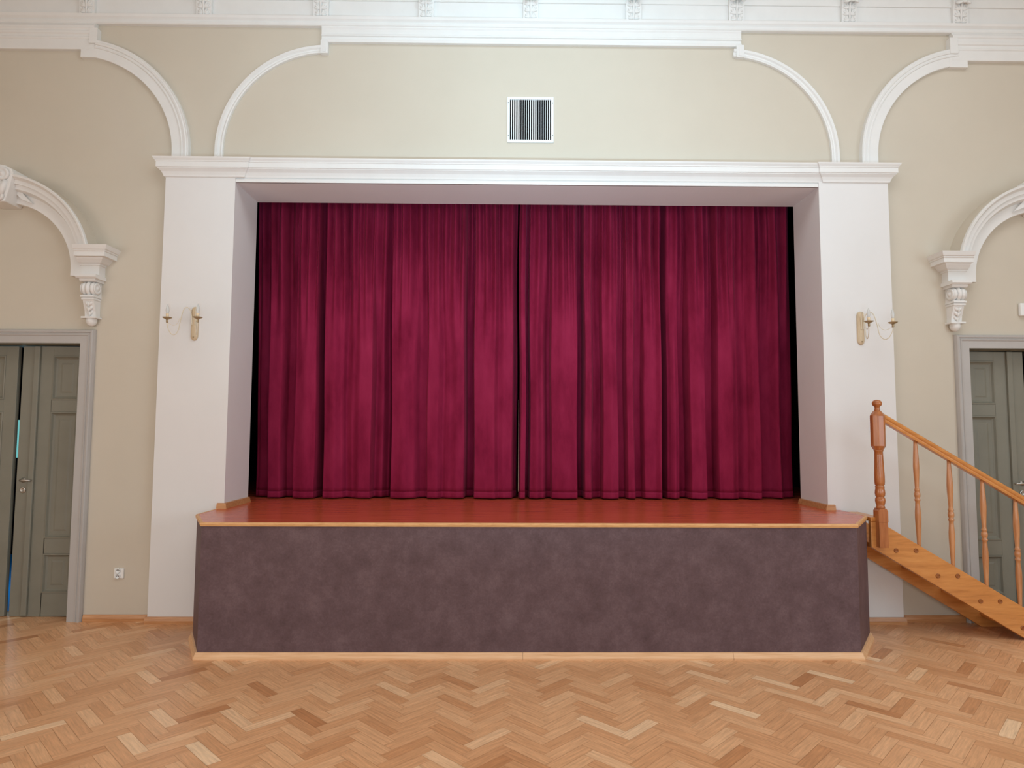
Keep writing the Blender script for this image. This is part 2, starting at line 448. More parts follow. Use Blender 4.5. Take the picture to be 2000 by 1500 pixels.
# central fascia between the two thin arcs
mb = MB()
sweep_plan(mb, [(-1.635, W), (2.105, W)], [(0, 5.03), (0.03, 5.03), (0.034, 5.055), (0.024, 5.062), (0.024, 5.082), (0.036, 5.086), (0.036, 5.098), (0.028, 5.106), (0.028, 5.150), (0.036, 5.160), (0.036, 5.172), (0, 5.172)])
trim(mb, 'white fascia strip above the vent, between the two thin arcs')
thin = [(0, 0), (0, 0.026), (0.012, 0.030), (0.022, 0.022), (0.034, 0.022), (0.044, 0.036), (0.066, 0.036), (0.070, 0.0)]
def thin_arc(cx, cz, ri, side, stub_x):
    mb = MB()
    if side < 0: st = [(cx - ri, 3.926, -1, 0)] + arc_stations(cx, cz, ri, 180, 93)
    else: st = [(cx + ri, 3.926, 1, 0)] + arc_stations(cx, cz, ri, 0, 87)
    sweep_wall(mb, st, thin, W)
    # upright return that joins the arc to the fascia
    xs = sorted((stub_x, stub_x - side * 0.068))
    mb.prism([(xs[0], cz + ri - 0.01), (xs[1], cz + ri - 0.01), (xs[1], 5.04), (xs[0], 5.04)], 'y', W - 0.038, W)
    mb.box(xs[0] + .022, xs[0] + .046, W - 0.043, W - .03, cz + ri, 5.04)
    return mb
trim(thin_arc(-1.575, 4.035, 0.898, -1, -1.640), 'thin white quarter-round arc moulding beside the wider arc over the darker doorway')
trim(thin_arc(1.985, 4.035, 0.905, 1, 2.125), 'thin white quarter-round arc moulding beside the wider arc over the staircase')
wide = [(0, 0), (0, 0.060), (0.004, 0.064), (0.080, 0.064), (0.084, 0.078), (0.092, 0.082), (0.098, 0.074), (0.108, 0.074), (0.112, 0.090), (0.128, 0.096), (0.136, 0.086), (0.148, 0.094), (0.152, 0.086), (0.152, 0.0)]
wide = [(a, b * .55) for a, b in wide]
def wide_arc(cx, cz, ri, side, stub_o, stub_i, z_in):
    mb = MB()
    if side < 0: st = [(cx - ri, 3.926, -1, 0)] + arc_stations(cx, cz, ri, 180, 96)
    else: st = [(cx + ri, 3.926, 1, 0)] + arc_stations(cx, cz, ri, 0, 80)
    sweep_wall(mb, st, wide, W)
    a, b = sorted((stub_o, stub_i))
    mb.box(a, b, W - 0.037, W, z_in, 4.94)
    lo = (stub_o - 0.07, stub_o) if stub_o > stub_i else (stub_o, stub_o + 0.07)
    mb.box(lo[0], lo[1], W - 0.0545, W, z_in + 0.12, 5.12)
    return mb
trim(wide_arc(-3.784, 4.005, 0.872, 1, -3.592, -3.740, 4.862), 'wide white quarter-round arc moulding above the darker doorway')
trim(wide_arc(4.149, 4.03, 0.850, -1, 3.969, 4.132, 4.855), 'wide white quarter-round arc moulding above the staircase doorway')
band = [(0, 4.918), (0.060, 4.918), (0.064, 4.924), (0.064, 5.008), (0.074, 5.014), (0.078, 5.026), (0.070, 5.032), (0.070, 5.052), (0.086, 5.060), (0.090, 5.078), (0.080, 5.086), (0.080, 5.112), (0.094, 5.122), (0.094, 5.140), (0.06, 5.172), (0, 5.172)]
band = [(a * .6, z + .015 if z < 5.1 else z) for a, z in band]
mb = MB(); sweep_plan(mb, [(HALL[0], W), (-3.62, W)], band); trim(mb, 'white architrave band meeting the wide arc above the darker doorway')
mb = MB(); sweep_plan(mb, [(3.995, W), (HALL[1], W)], [(a, z - 0.016 if z < 5.1 else z) for a, z in band]); trim(mb, 'white architrave band meeting the wide arc above the staircase doorway')

# ---- skirting boards
def skirting(name, x0, x1, Y, h, lab, mat='oak_base', z0=0.0):
    mb = MB(); sweep_plan(mb, [(x0, Y), (x1, Y)], [(0, z0), (0.022, z0), (0.022, z0 + h * .45), (0.012, z0 + h), (0, z0 + h)])
    return struct(mb.build(name, M[mat]), lab, 'skirting')
skirting('baseboard_left', DLC + DHW + .125, XL0 - .001, W, .055, 'oak skirting between the darker doorway and the white pier')
skirting('baseboard_pier_left', XL0 - .015, -2.40, PF, .056, 'oak skirting along the foot of the pier with the plug socket beside it')
skirting('baseboard_pier_right', 2.87, XR0 + .015, PF, .056, 'oak skirting along the foot of the pier under the stairs')
skirting('baseboard_right', XR0 + .001, DRC - DHW - .125, W, .055, 'oak skirting along the beige wall under the stairs')

# ------------------------------------------------------------------ doors
def make_door(n, cx, side, lab, gap):
    """side=+1: the visible leaf is on the +X half (left doorway); -1 mirrored"""
    root = thing('door_%d' % n, lab, 'door', (cx, W, 0)); root['kind'] = 'structure'
    X = lambda u: cx + side * u
    def bx(mb, u0, u1, y0, y1, z0, z1):
        a, b = sorted((X(u0), X(u1))); mb.box(a, b, y0, y1, z0, z1)
    # casing: stepped frame on the wall
    mb = MB(); t = 0.112
    prof = [(0.0, 0.0), (0.0, 0.030), (0.062, 0.032), (0.066, 0.038), (0.076, 0.040), (0.080, 0.034), (0.088, 0.034), (0.092, 0.044), (0.104, 0.046), (0.110, 0.040), (0.118, 0.018), (0.118, 0.0)]
    hw = DHW; d = math.sqrt(.5) * math.sqrt(2)
    st = [(cx + hw, 0, 1, 0), (cx + hw, DH, 1, 1), (cx - hw, DH, -1, 1), (cx - hw, 0, -1, 0)]
    sweep_wall(mb, st, prof, W)
    mb.build('casing', M['casing'], root)
    # lining of the opening
    mb = MB()
    mb.box(cx + hw - .004, cx + hw, W - .02, W + .29, 0, DH).box(cx - hw, cx - hw + .004, W - .02, W + .29, 0, DH).box(cx - hw + .004, cx + hw - .004, W - .02, W + .29, DH - .004, DH)
    mb.build('door_lining', M['leaf'], root)
    y0, y1 = W + .125, W + .165
    def leaf(u0, u1, handle):
        lf = MB(); zt = DH - 0.012
        sgn = 1 if u1 > u0 else -1
        w_ = abs(u1 - u0)
        # stiles and rails with recessed raised panels
        s0, s1 = u0 + sgn * 0.265, u1 - sgn * 0.085
        if not handle: s0 = u0 + sgn * 0.105
        rails = [(0.004, 0.20), (0.53, 0.66), (1.745, 1.85), (2.235, zt)]
        bx(lf, u0, s0, y0, y1, 0.004, zt); bx(lf, s1, u1, y0, y1, 0.004, zt)
        for a, b in rails: bx(lf, s0, s1, y0, y1, a, b)
        o = lf.build('door_leaf', M['leaf'], root, bevel=0.003)
        for (a, b) in ((0.20, 0.53), (0.66, 1.745), (1.85, 2.235)):
            pn = MB()
            e = sgn * 0.0
            u_a, u_b = s0, s1
            A, B = sorted((X(u_a), X(u_b)))
            # bolection frame and raised field
            yb = y0 + 0.018
            def ring(i, yy): return [(A + i, yy, a + i), (B - i, yy, a + i), (B - i, yy, b - i), (A + i, yy, b - i)]
            pn.rings([ring(0, y0 + .012), ring(0, y0 - .004), ring(0.010, y0 - .006), ring(0.020, y0 + .010), ring(0.032, yb), ring(0.060, yb), ring(0.075, yb - .004)], False, False)
            q = ring(0.075, yb - .004); pn.add(q, [(0, 1, 2, 3)])
            pn.build('door_panel', M['leaf'], o)
        if handle:
            am = MB(); bx(am, u0 + sgn * 0.108, u0 + sgn * 0.158, y0 - .022, y0 + .002, 0.012, zt)
            am.build('astragal', M['leaf'], o, bevel=0.006)
            hx = X(u0 + sgn * 0.062)
            hm = MB().lathe([(0.022, 0), (0.022, -.006), (0.010, -.009), (0.009, -.045)], hx, y0, 16, 0, True, 'y', 1.155)
            tip = X(u0 + sgn * 0.155)
            hm.tube([(hx, y0 - .045, 1.155), (hx + (tip - hx) * .3, y0 - .052, 1.157), (hx + (tip - hx) * .8, y0 - .05, 1.156), (tip, y0 - .045, 1.150)], [.010, .0095, .009, .007], 10)
            tag(hm.build('handle', M['steel'], o), 'steel lever handle')
            km = MB().lathe([(0.026, 0.001), (0.026, -.004), (0.023, -.007), (0.010, -.007), (0.010, -.003)], hx, y0, 20, 0, True, 'y', 1.07)
            ks = tag(km.build('keyhole_rosette', M['steel'], o), 'round steel keyhole plate')
            return hx
    leaf(0.055 * 0 - 0.042 + gap, DHW - .006, True)
    leaf(-0.042 - gap * .0 - 0.002, -DHW + .006, False)
    return root
make_door(1, DLC, 1, 'grey-green double panelled door in the doorway near the plug socket, bright slit between its leaves', 0.039)
make_door(2, DRC, -1, 'grey-green double panelled door behind the staircase balusters', 0.040)

# ------------------------------------------------------------------ hooded arches above the doors
def make_hood(cx, lab, name='arched_door_hood'):
    z0, ri, ro = 2.95, 0.58, 0.80
    root = thing(name, lab, 'door hood', (cx, W, z0), 'arched hoods above the doors')
    prof = [(0, 0.0), (0, 0.075), (0.004, 0.080), (0.088, 0.080), (0.094, 0.095), (0.108, 0.135), (0.112, 0.142), (0.150, 0.146), (0.154, 0.158), (0.164, 0.160), (0.168, 0.152), (0.176, 0.156), (0.196, 0.188), (0.202, 0.200), (0.218, 0.204), (0.222, 0.198), (0.222, 0.170), (0.150, 0.165), (0.150, 0.0)]
    mb = MB()
    st = [(cx + ri, 2.90, 1, 0)] + arc_stations(cx, z0, ri, 0, 180, 64) + [(cx - ri, 2.90, -1, 0)]
    sweep_wall(mb, st, prof[:4] + [(0.088, 0.0)], W)
    mb.build('arch_band', M['plaster'], root)
    mb = MB()
    sweep_wall(mb, arc_stations(cx, z0, ri, 13.4, 166.6, 60), [(0.088, 0.0)] + prof[3:], W)
    mb.build('arch_moulding', M['plaster'], root)
    # beige back of the arch between the lip and the wall
    mb = MB()
    st = arc_stations(cx, z0 + .02, ri, 6, 174, 64)
    sweep_wall(mb, st, [(0.158, 0.0), (0.204, 0.0), (0.204, 0.168), (0.158, 0.150)], W)
    tag(mb.build('arch_back', M['beige'], root), 'beige painted back of the arch')
    for s in (-1, 1):
        # impost block with cornice returning to the wall
        mb = MB()
        xi, xo = cx + s * 0.669, cx + s * 0.83
        a, b = sorted((xi, xo))
        pr = [(-0.01, 2.90), (0, 2.90), (0.0, 2.985), (0.010, 2.990), (0.010, 3.000), (0.030, 3.008), (0.055, 3.035), (0.060, 3.046), (0.095, 3.048), (0.095, 3.085), (0.103, 3.090), (0.103, 3.098), (0.112, 3.104), (0.122, 3.128), (0.126, 3.138), (-0.01, 3.138)]
        front = W - 0.085
        if s > 0: path = [(xi, front), (xo, front), (xo, W)]
        else: path = [(xo, W), (xo, front), (xi, front)]
        sweep_plan(mb, path, pr)
        ib = mb.build('impost', M['plaster'], root)
        # console bracket below
        cxx = cx + s * 0.755; hw = 0.052
        cs = MB()
        cs.prism([(W, 2.868), (W - .135, 2.868), (W - .15, 2.88), (W - .15, 2.90), (W, 2.90)], 'x', cxx - hw - .035, cxx + hw + .035)
        cs.prism([(W, 2.845), (W - .11, 2.845), (W - .122, 2.858), (W - .122, 2.868), (W, 2.868)], 'x', cxx - hw - .016, cxx + hw + .016)
        # scroll: three ribs round a horizontal roll
        for dx, rr in ((-.036, .058), (0, .064), (.036, .058)):
            ring = []
            for i in range(9):
                x_ = cxx + dx - .018 + .036 * i / 8; r_ = rr * (0.82 + 0.18 * math.sin(PI * i / 8))
                ring.append([(x_, W - .068 + r_ * math.cos(2 * PI * k_ / 20), 2.79 + r_ * 1.0 * math.sin(2 * PI * k_ / 20)) for k_ in range(20)])
            cs.rings(ring)
        cs.box(cxx - hw, cxx + hw, W - .07, W, 2.72, 2.85)
        for sd in (-1, 1):   # side volutes
            cs.rings([[(cxx + sd * (hw + .001 + o_), W - .068 + r_ * math.cos(2 * PI * k_ / 18), 2.79 + r_ * math.sin(2 * PI * k_ / 18)) for k_ in range(18)] for o_, r_ in ((0, .05), (.008, .05), (.010, .034), (.006, .030), (.006, .020), (.014, .016), (.016, .002))])
        cs.box(cxx - hw - .004, cxx + hw + .004, W - .115, W, 2.712, 2.728).box(cxx - hw, cxx + hw, W - .108, W, 2.692, 2.708)
        cs.box(cxx - hw + .004, cxx + hw - .004, W - .10, W, 2.69, 2.735)
        cs.prism([(W, 2.55), (W - .055, 2.55), (W - .062, 2.60), (W - .085, 2.66), (W - .095, 2.692), (W, 2.692)], 'x', cxx - hw + .006, cxx + hw - .006)
        cs.box(cxx - hw - .012, cxx + hw + .012, W - .082, W, 2.538, 2.552)
        cs.blob((cxx, W - .035, 2.522), (.044, .042, .05))
        co = cs.build('console', M['plaster'], root)
        lf = MB()
        for i, (zz, wd) in enumerate(((2.665, .03), (2.625, .026), (2.585, .022))):
            yy = W - .085 + i * .011
            for sd in (-1, 1):
                lf.blob((cxx + sd * wd * .55, yy, zz), (wd * .52, .010, .022), Matrix.Rotation(sd * .6, 3, 'Y'), 10, 7)
            lf.blob((cxx, yy - .006, zz - .012), (.007, .010, .022), None, 8, 6)
        tag(lf.build('leaf_relief', M['plaster'], co), 'leaf relief on the console')
    # keystone with scroll
    ks = MB()
    tp = [(-.085, ri - .03), (.085, ri - .03), (.120, ri + .10), (.142, ro), (.125, ro + .035), (.075, ro + .062), (0, ro + .075), (-.075, ro + .062), (-.125, ro + .035), (-.142, ro), (-.120, ri + .10)]
    ks.prism([(cx + a, z0 + b) for a, b in tp], 'y', W - .205, W)
    ko = ks.build('keystone', M['plaster'], root, bevel=.008)
    sc_ = MB()
    for sd in (-1, 1):
        # a pair of volutes under the crown of the keystone, ribs below
        sc_.rings([[(cx + sd * (.062 + r_ * math.cos(2 * PI * k_ / 18)), W - .204 - o_, z0 + ro - .015 + r_ * math.sin(2 * PI * k_ / 18)) for k_ in range(18)] for o_, r_ in ((0, .058), (.020, .054), (.024, .040), (.012, .034), (.012, .022), (.026, .016), (.028, .002))])
        sc_.tube([(cx + sd * .085, W - .203, z0 + ro - .07), (cx + sd * .072, W - .212, z0 + ri + .09), (cx + sd * .062, W - .218, z0 + ri + .02)], [.020, .024, .016], 12)
        sc_.rings([[(cx + sd * (.045 + r_ * math.cos(2 * PI * k_ / 16)), W - .204 - o_, z0 + ri + .012 + r_ * math.sin(2 * PI * k_ / 16)) for k_ in range(16)] for o_, r_ in ((0, .040), (.022, .037), (.026, .026), (.016, .020), (.030, .012), (.031, .001))])
    sc_.tube([(cx, W - .203, z0 + ro - .04), (cx, W - .222, z0 + ri + .11), (cx, W - .226, z0 + ri + .03)], [.026, .034, .020], 14)
    for sd in (-1, 1):
        # pointed leaf lying on the arch face
        sc_.prism([(cx + sd * .10, z0 + ri + .16), (cx + sd * .105, z0 + ri + .07), (cx + sd * .16, z0 + ri + .02), (cx + sd * .245, z0 + ri - .012), (cx + sd * .17, z0 + ri + .065)], 'y', W - .108, W - .07)
    tag(sc_.build('scroll_ornament', M['plaster'], ko), 'carved scroll on the keystone')
    return root
make_hood(-4.285, 'white arched hood with consoles above the door near the plug socket')
make_hood(4.67, 'white arched hood with consoles above the door behind the staircase')

# ------------------------------------------------------------------ carved brackets in the frieze
def make_bracket(x):
    root = thing('frieze_bracket', '', 'bracket', (x, W, 5.258), 'carved brackets in the white frieze')
    hw = 0.068
    bd = MB()
    side = [(W, 5.258), (W - .030, 5.258), (W - .034, 5.33), (W - .040, 5.40), (W - .060, 5.46), (W - .110, 5.53), (W - .150, 5.60), (W - .165, 5.68), (W - .165, 5.74), (W, 5.74)]
    bd.prism(side, 'x', x - hw, x + hw)
    bd.box(x - hw - .015, x + hw + .015, W - .185, W, 5.74, 5.80)
    b = bd.build('bracket_body', M['plaster'], root, bevel=.003)
    lf = MB()
    def y_at(z):
        pts = [(5.258, .030), (5.33, .034), (5.40, .040), (5.46, .060), (5.53, .110), (5.60, .150), (5.70, .165)]
        for (za, a), (zb, c) in zip(pts, pts[1:]):
            if za <= z <= zb: return W - (a + (c - a) * (z - za) / (zb - za))
        return W - .03
    # stem and three tiers of lobed leaf, the tips curling out at the top
    lf.tube([(x, y_at(z) - .006, z) for z in (5.265, 5.30, 5.34, 5.38, 5.42, 5.46)], [.008, .009, .010, .011, .012, .012], 8)
    for z, ln in ((5.262, .050), (5.318, .056), (5.376, .056)):
        for sd in (-1, 1):
            for ang, k_ in ((22, 1.0), (50, .95), (80, .82)):
                a_ = R(ang); L = ln * k_
                mx, mz = x + sd * (.010 + L * .5 * math.sin(a_)), z + .012 + L * .5 * math.cos(a_)
                lf.blob((mx, y_at(mz) - .003, mz), (.0105, .011, L * .56), Matrix.Rotation(sd * a_, 3, 'Y'), 10, 8)
    # overhanging tip of the leaf with three lobes
    for sd, dz in ((-1, -.008), (0, 0), (1, -.008)):
        lf.blob((x + sd * .040, y_at(5.44) - .030, 5.442 + dz), (.027, .034, .013), Matrix.Rotation(.75, 3, 'X') @ Matrix.Rotation(sd * .35, 3, 'Y'), 14, 9)
        lf.blob((x + sd * .036, y_at(5.50) - .010, 5.50), (.021, .016, .055), Matrix.Rotation(sd * .12, 3, 'Y'), 12, 8)
    lf.build('acanthus_leaf', M['plaster'], b)
    return root
bx_ = [-3.71, -2.68, -1.645, -0.711, 0.221, 1.142, 2.066, 3.082, 4.089]
by = ['outermost frieze bracket above the wide arc over the darker doorway', 'frieze bracket above the beige gap between wide and thin arc, darker doorway side',
      'frieze bracket where the thin arc over the darker side meets the white fascia', 'first frieze bracket to the darker-doorway side of the vent',
      'middle frieze bracket, straight above the vent in the brightest light', 'first frieze bracket to the staircase side of the vent',
      'frieze bracket where the thin arc on the staircase side meets the white fascia', 'frieze bracket above the beige gap between thin and wide arc, staircase side',
      'outermost frieze bracket above the wide arc over the staircase doorway']
b0 = make_bracket(bx_[0])
for i, x in enumerate(bx_):
    b = b0 if i == 0 else dup(b0, None, (x - bx_[0], 0, 0))
    b['label'] = 'white acanthus ' + by[i].replace('frieze bracket', 'bracket')

# ------------------------------------------------------------------ vent
def make_vent():
    x0, x1, z0, z1 = 0.016, 0.428, 4.138, 4.553
    root = thing('ventilation_grille', 'square white ventilation grille with upright bars high above the curtain', 'vent', ((x0 + x1) / 2, W, z0))
    t = .024
    fr = MB()
    def ring(i, b): return [(x0 + i, W - b, z0 + i), (x1 - i, W - b, z0 + i), (x1 - i, W - b, z1 - i), (x0 + i, W - b, z1 - i)]
    fr.rings([ring(0, 0), ring(0, .010), ring(.003, .014), ring(t - .002, .014), ring(t, .011), ring(t, -.0)], False, False)
    f = fr.build('vent_frame', M['vent_metal'], root)
    MB().box(x0 + t, x1 - t, W - .0015, W - .0005, z0 + t, z1 - t).build('vent_duct', M['black'], root)['label'] = 'black duct opening'  # flat sheet on the wall, the duct's shade put into its colour
    n = 19; a, b = x0 + t, x1 - t; p = (b - a) / (n + .5)
    for i in range(n):
        xx = a + p * (i + .78)
        MB().box(xx - .0032, xx + .0032, W - .011, W - .003, z0 + t, z1 - t).build('vent_bar', M['vent_metal'], root)
    for sx in (x0 + .011, x1 - .011):
        for sz in (z0 + .062, z1 - .055):
            MB().lathe([(.0045, -.0138), (.0045, -.0155), (.002, -.0165)], sx, W, 10, 0, True, 'y', sz).build('vent_screw', M['screw'], f)
make_vent()

# ------------------------------------------------------------------ socket and small wall box
def make_socket():
    x0, x1, z0, z1 = -3.256, -3.176, 0.352, 0.434
    root = thing('plug_socket', 'small white double plug socket low on the beige wall beside the white pier', 'socket', ((x0 + x1) / 2, W, z0))
    MB().box(x0, x1, W - .012, W, z0, z1).build('socket_plate', M['white_plastic'], root, bevel=.004)
    xc = x0 + .034
    for zc in (z1 - .018, z0 + .020):
        o = MB().lathe([(.021, -.012), (.021, -.020), (.017, -.021), (.016, -.014), (.003, -.014)], xc, W, 20, 0, True, 'y', zc).build('socket_outlet', M['white_plastic'], root)
        h = MB()
        for dx in (-.0075, .0075): h.lathe([(.0034, -.0125), (.0034, -.0155), (.001, -.0156)], xc + dx, W, 10, 0, True, 'y', zc)
        h.lathe([(.0028, -.0125), (.0028, -.020), (.001, -.0205)], xc, W, 10, 0, True, 'y', zc + .009)
        tag(h.build('socket_pin', M['hole'], o), 'dark pin holes')
make_socket()
def make_box():
    x0 = 4.50; root = thing('wall_sensor', 'small white sensor box on the wall above the staircase doorway casing', 'sensor', (x0 + .06, W, 2.615))
    MB().box(x0, x0 + .12, W - .035, W, 2.615, 2.728).build('sensor_housing', M['white_plastic'], root, bevel=.010)
    MB().box(x0 + .03, x0 + .09, W - .042, W - .034, 2.635, 2.69).build('sensor_lens', M['vent_metal'], root, bevel=.004)
make_box()

# ------------------------------------------------------------------ sconces
def bez(pts, n=8):
    """Catmull-Rom through points"""
    P = [Vector(p) for p in pts]; P = [P[0] * 2 - P[1]] + P + [P[-1] * 2 - P[-2]]; out = []
    for i in range(1, len(P) - 2):
        for k_ in range(n):
            t = k_ / n; a, b, c, d = P[i - 1], P[i], P[i + 1], P[i + 2]
            out.append(0.5 * ((2 * b) + (c - a) * t + (2 * a - 5 * b + 4 * c - d) * t * t + (3 * b - a - 3 * c + d) * t ** 3))
    out.append(P[-2]); return out

def make_sconce(x, zc, dirs, lab):
    """dirs: (dx, dy) reach of each arm from the plate"""
    root = thing('wall_sconce', lab, 'wall lamp', (x, PF, zc - .145), 'two-armed candle sconces on the white piers')
    pl = MB(); rw = 0.031; rings = []
    zs = [(-.145, .004), (-.140, .016), (-.13, .024), (-.115, .030), (-.09, rw), (.09, rw), (.115, .030), (.13, .024), (.14, .016), (.145, .004)]
    for z, r_ in zs:
        rings.append([(x + r_ * math.cos(a), PF - .004 - .020 * (r_ / rw) * max(0, math.sin(a)) , zc + z) for a in [PI * k_ / 14 for k_ in range(15)]] + [(x - r_, PF, zc + z), (x + r_, PF, zc + z)])
    pl.rings(rings)
    pl.build('back_plate', M['sconce_wood'], root)
    sb = MB().blob((x, PF - .026, zc - .118), (.006, .006, .006), None, 10, 6)
    sb.build('plate_screw', M['brass'], root)
    for dx, dy in dirs:
        L = math.hypot(dx, dy); ux, uy = dx / L, dy / L
        ax, ay = x + ux * .020, PF - .026
        def P(r_, z): return (ax + ux * r_, ay - uy * r_, zc + z)
        k_ = L / .20
        arm = MB().tube(bez([P(.000, -.015), P(.004, .05), P(.018 * k_, .110), P(.045 * k_, .130), P(.072 * k_, .105), P(.092 * k_, .02), P(.108 * k_, -.07), P(.135 * k_, -.110), P(.165 * k_, -.105), P(.190 * k_, -.06), P(.198 * k_, -.015), P(.198 * k_, .005)]), .0036, 8)
        ao = arm.build('arm', M['cream_metal'], root)
        ex, ey, _ = P(.198 * k_, 0)
        MB().tube(bez([P(.100 * k_, .03), P(.115 * k_, -.012), P(.145 * k_, -.035), P(.172 * k_, -.028), P(.192 * k_, -.014)]), .002, 6).build('wire_curl', M['cream_metal'], ao)
        MB().lathe([(.008, zc - .018), (.009, zc - .014), (.009, zc + .004), (.010, zc + .008)], ex, ey, 14).build('candle_cup', M['brass'], ao)
        MB().lathe([(.006, zc + .006), (.014, zc + .010), (.030, zc + .018), (.038, zc + .024), (.037, zc + .026), (.028, zc + .021), (.012, zc + .015), (.004, zc + .014)], ex, ey, 24).build('drip_pan', M['brass'], ao)
        MB().lathe([(.0115, zc + .014), (.0115, zc + .055), (.0095, zc + .058)], ex, ey, 16).build('candle_sleeve', M['candle'], ao)
        MB().lathe([(.0075, zc + .056), (.011, zc + .066), (.0140, zc + .080), (.0138, zc + .094), (.0105, zc + .112), (.006, zc + .126), (.0025, zc + .136), (.0008, zc + .139)], ex, ey, 18).build('bulb', M['bulb'], ao)
make_sconce(-2.633, 2.495, [(-.14, .14), (.10, .165)], 'cream two-armed candle sconce on the pier beside the darker doorway')
make_sconce(3.066, 2.490, [(.165, .155), (-.045, .20)], 'cream two-armed candle sconce on the pier beside the staircase')

# ------------------------------------------------------------------ stage
FL, FR, CL, CR, SF, SC = -2.135, 2.5315, -2.372, 2.842, 4.746, 5.189
def make_stage():
    root = thing('stage_platform', 'raised stage with red-brown boarded top and dark mottled grey front', 'stage', ((FL + FR) / 2, SF, 0))
    out = [(FL, SF), (FR, SF), (CR, SC), (CR, PF - .002), (XR1 - .002, PF - .002), (XR1 - .002, JB + .002), (3.49, JB + .002), (3.49, 8.58), (-3.49, 8.58), (-3.49, JB + .002), (XL1 + .002, JB + .002), (XL1 + .002, PF - .002), (CL, PF - .002), (CL, SC)]
    MB().prism(out, 'z', ZDECK - .022, ZDECK).build('deck', M['deck'], root)
    ns = MB(); e = .008
    sweep_plan(ns, [(CL, PF - .004), (CL, SC), (FL, SF), (FR, SF), (CR, SC), (CR, PF - .45 + .12)], [(-.004, ZDECK - .026), (e, ZDECK - .026), (e + .003, ZDECK - .012), (e, ZDECK + .0005), (-.010, ZDECK + .001), (-.010, ZDECK - .001), (-.004, ZDECK - .002)])
    tag(ns.build('nosing', M['nosing'], root), 'light wood edging strip')
    pn = MB()
    sweep_plan(pn, [(CL, PF - .004), (CL, SC), (FL, SF), (FR, SF), (CR, SC), (CR, PF - .004)], [(0, 0), (0, ZDECK - .023), (-.02, ZDECK - .023), (-.02, 0)])
    pn.build('front_panel', M['board'], root)
    sk = MB()
    pr = [(0, 0), (.028, 0), (.028, .012), (.022, .020), (.012, .046), (0, .048)]
    xs = [FL, 0.14, 1.62, FR]
    for i in range(3):
        p = [(xs[i] + (.001 if i else 0), SF), (xs[i + 1] - (.001 if i < 2 else 0), SF)]
        if i == 0: p = [(CL, PF - .03), (CL, SC), (FL, SF)] + p[1:]
        if i == 2: p = p[:1] + [(FR, SF), (CR, SC), (CR, PF - .03)]
        q = MB(); sweep_plan(q, p, pr); tag(q.build('skirting_strip', M['pine'], root), 'light wood skirting strip')
make_stage()
# skirting on the reveals at stage level
def reveal_skirting(name, x, s, lab):
    mb = MB(); pr = [(0, ZDECK), (.030, ZDECK), (.018, ZDECK + .042), (0, ZDECK + .045)]
    if s > 0: path = [(x - .055, PF), (x, PF), (x, JB - .004)]
    else: path = [(x, JB - .004), (x, PF), (x + .055, PF)]
    sweep_plan(mb, path, pr)
    return struct(mb.build(name, M['oak_base']), lab, 'skirting')
reveal_skirting('baseboard_reveal_left', XL1, 1, 'short oak skirting on the reveal of the stage opening beside the nearer sconce')
reveal_skirting('baseboard_reveal_right', XR1, -1, 'short oak skirting on the reveal of the stage opening beside the newel')

# ------------------------------------------------------------------ curtains
def interp(pts, x):
    if x <= pts[0][0]: return pts[0][1]
    for (a, va), (b, vb) in zip(pts, pts[1:]):
        if x <= b:
            t = (x - a) / max(1e-9, b - a); t = t * t * (3 - 2 * t); return va + (vb - va) * t
    return pts[-1][1]
YC = 6.40
BOT_L = [(484, .045), (496, .045), (500, .04), (522, .04), (526, -.02), (548, -.02), (556, .04), (572, .045), (577, -.02), (600, -.045), (617, -.03), (622, .08), (631, .08), (634, -.02), (655, -.04), (668, -.01), (676, .015), (690, 0), (705, -.03), (726, -.035), (731, .03), (745, .02), (755, .05), (762, .075), (766, -.02), (790, -.045), (808, -.02), (820, .02), (833, .025), (837, -.02), (855, -.03), (866, .005), (880, -.01), (895, -.03), (906, -.02), (912, .06), (924, .07), (928, -.02), (950, -.035), (966, -.045), (975, -.01), (985, -.02), (1000, -.005), (1008, .04), (1016, .07)]
BOT_R = [(1013, .03), (1016, .0), (1019, -.035), (1027, -.035), (1030, .07), (1034, .07), (1037, -.015), (1050, -.035), (1060, -.01), (1072, .03), (1076, .03), (1079, -.025), (1100, -.045), (1128, -.03), (1132, .08), (1141, .07), (1145, -.02), (1155, -.03), (1162, .02), (1176, .03), (1180, -.025), (1195, -.045), (1207, -.03), (1212, .03), (1222, .03), (1228, -.02), (1238, -.03), (1246, .03), (1256, .03), (1262, -.01), (1280, -.02), (1292, -.045), (1296, .07), (1303, .09), (1308, .01), (1320, -.02), (1328, 0), (1334, .05), (1345, .05), (1352, -.02), (1368, -.04), (1379, -.03), (1384, .04), (1400, .04), (1407, -.02), (1430, -.035), (1443, -.01), (1450, .025), (1463, .01), (1475, -.03), (1485, -.035), (1490, .045), (1513, .04), (1530, .01), (1534, .015), (1538, .045), (1552, .045), (1566, .05)]
TOP_L = [496, 510, 530, 552, 575, 592, 607, 625, 640, 656, 673, 690, 704, 717, 734, 752, 767, 773, 786, 800, 821, 836, 856, 869, 887, 903, 919, 933, 948, 966, 981, 1000, 1013]
TOP_R = [1009, 1018, 1031, 1050, 1065, 1076, 1096, 1107, 1118, 1127, 1138, 1152, 1170, 1187, 1201, 1208, 1216, 1233, 1246, 1265, 1282, 1299, 1316, 1328, 1350, 1366, 1380, 1393, 1412, 1425, 1440, 1464, 1479, 1495, 1509, 1534, 1556]
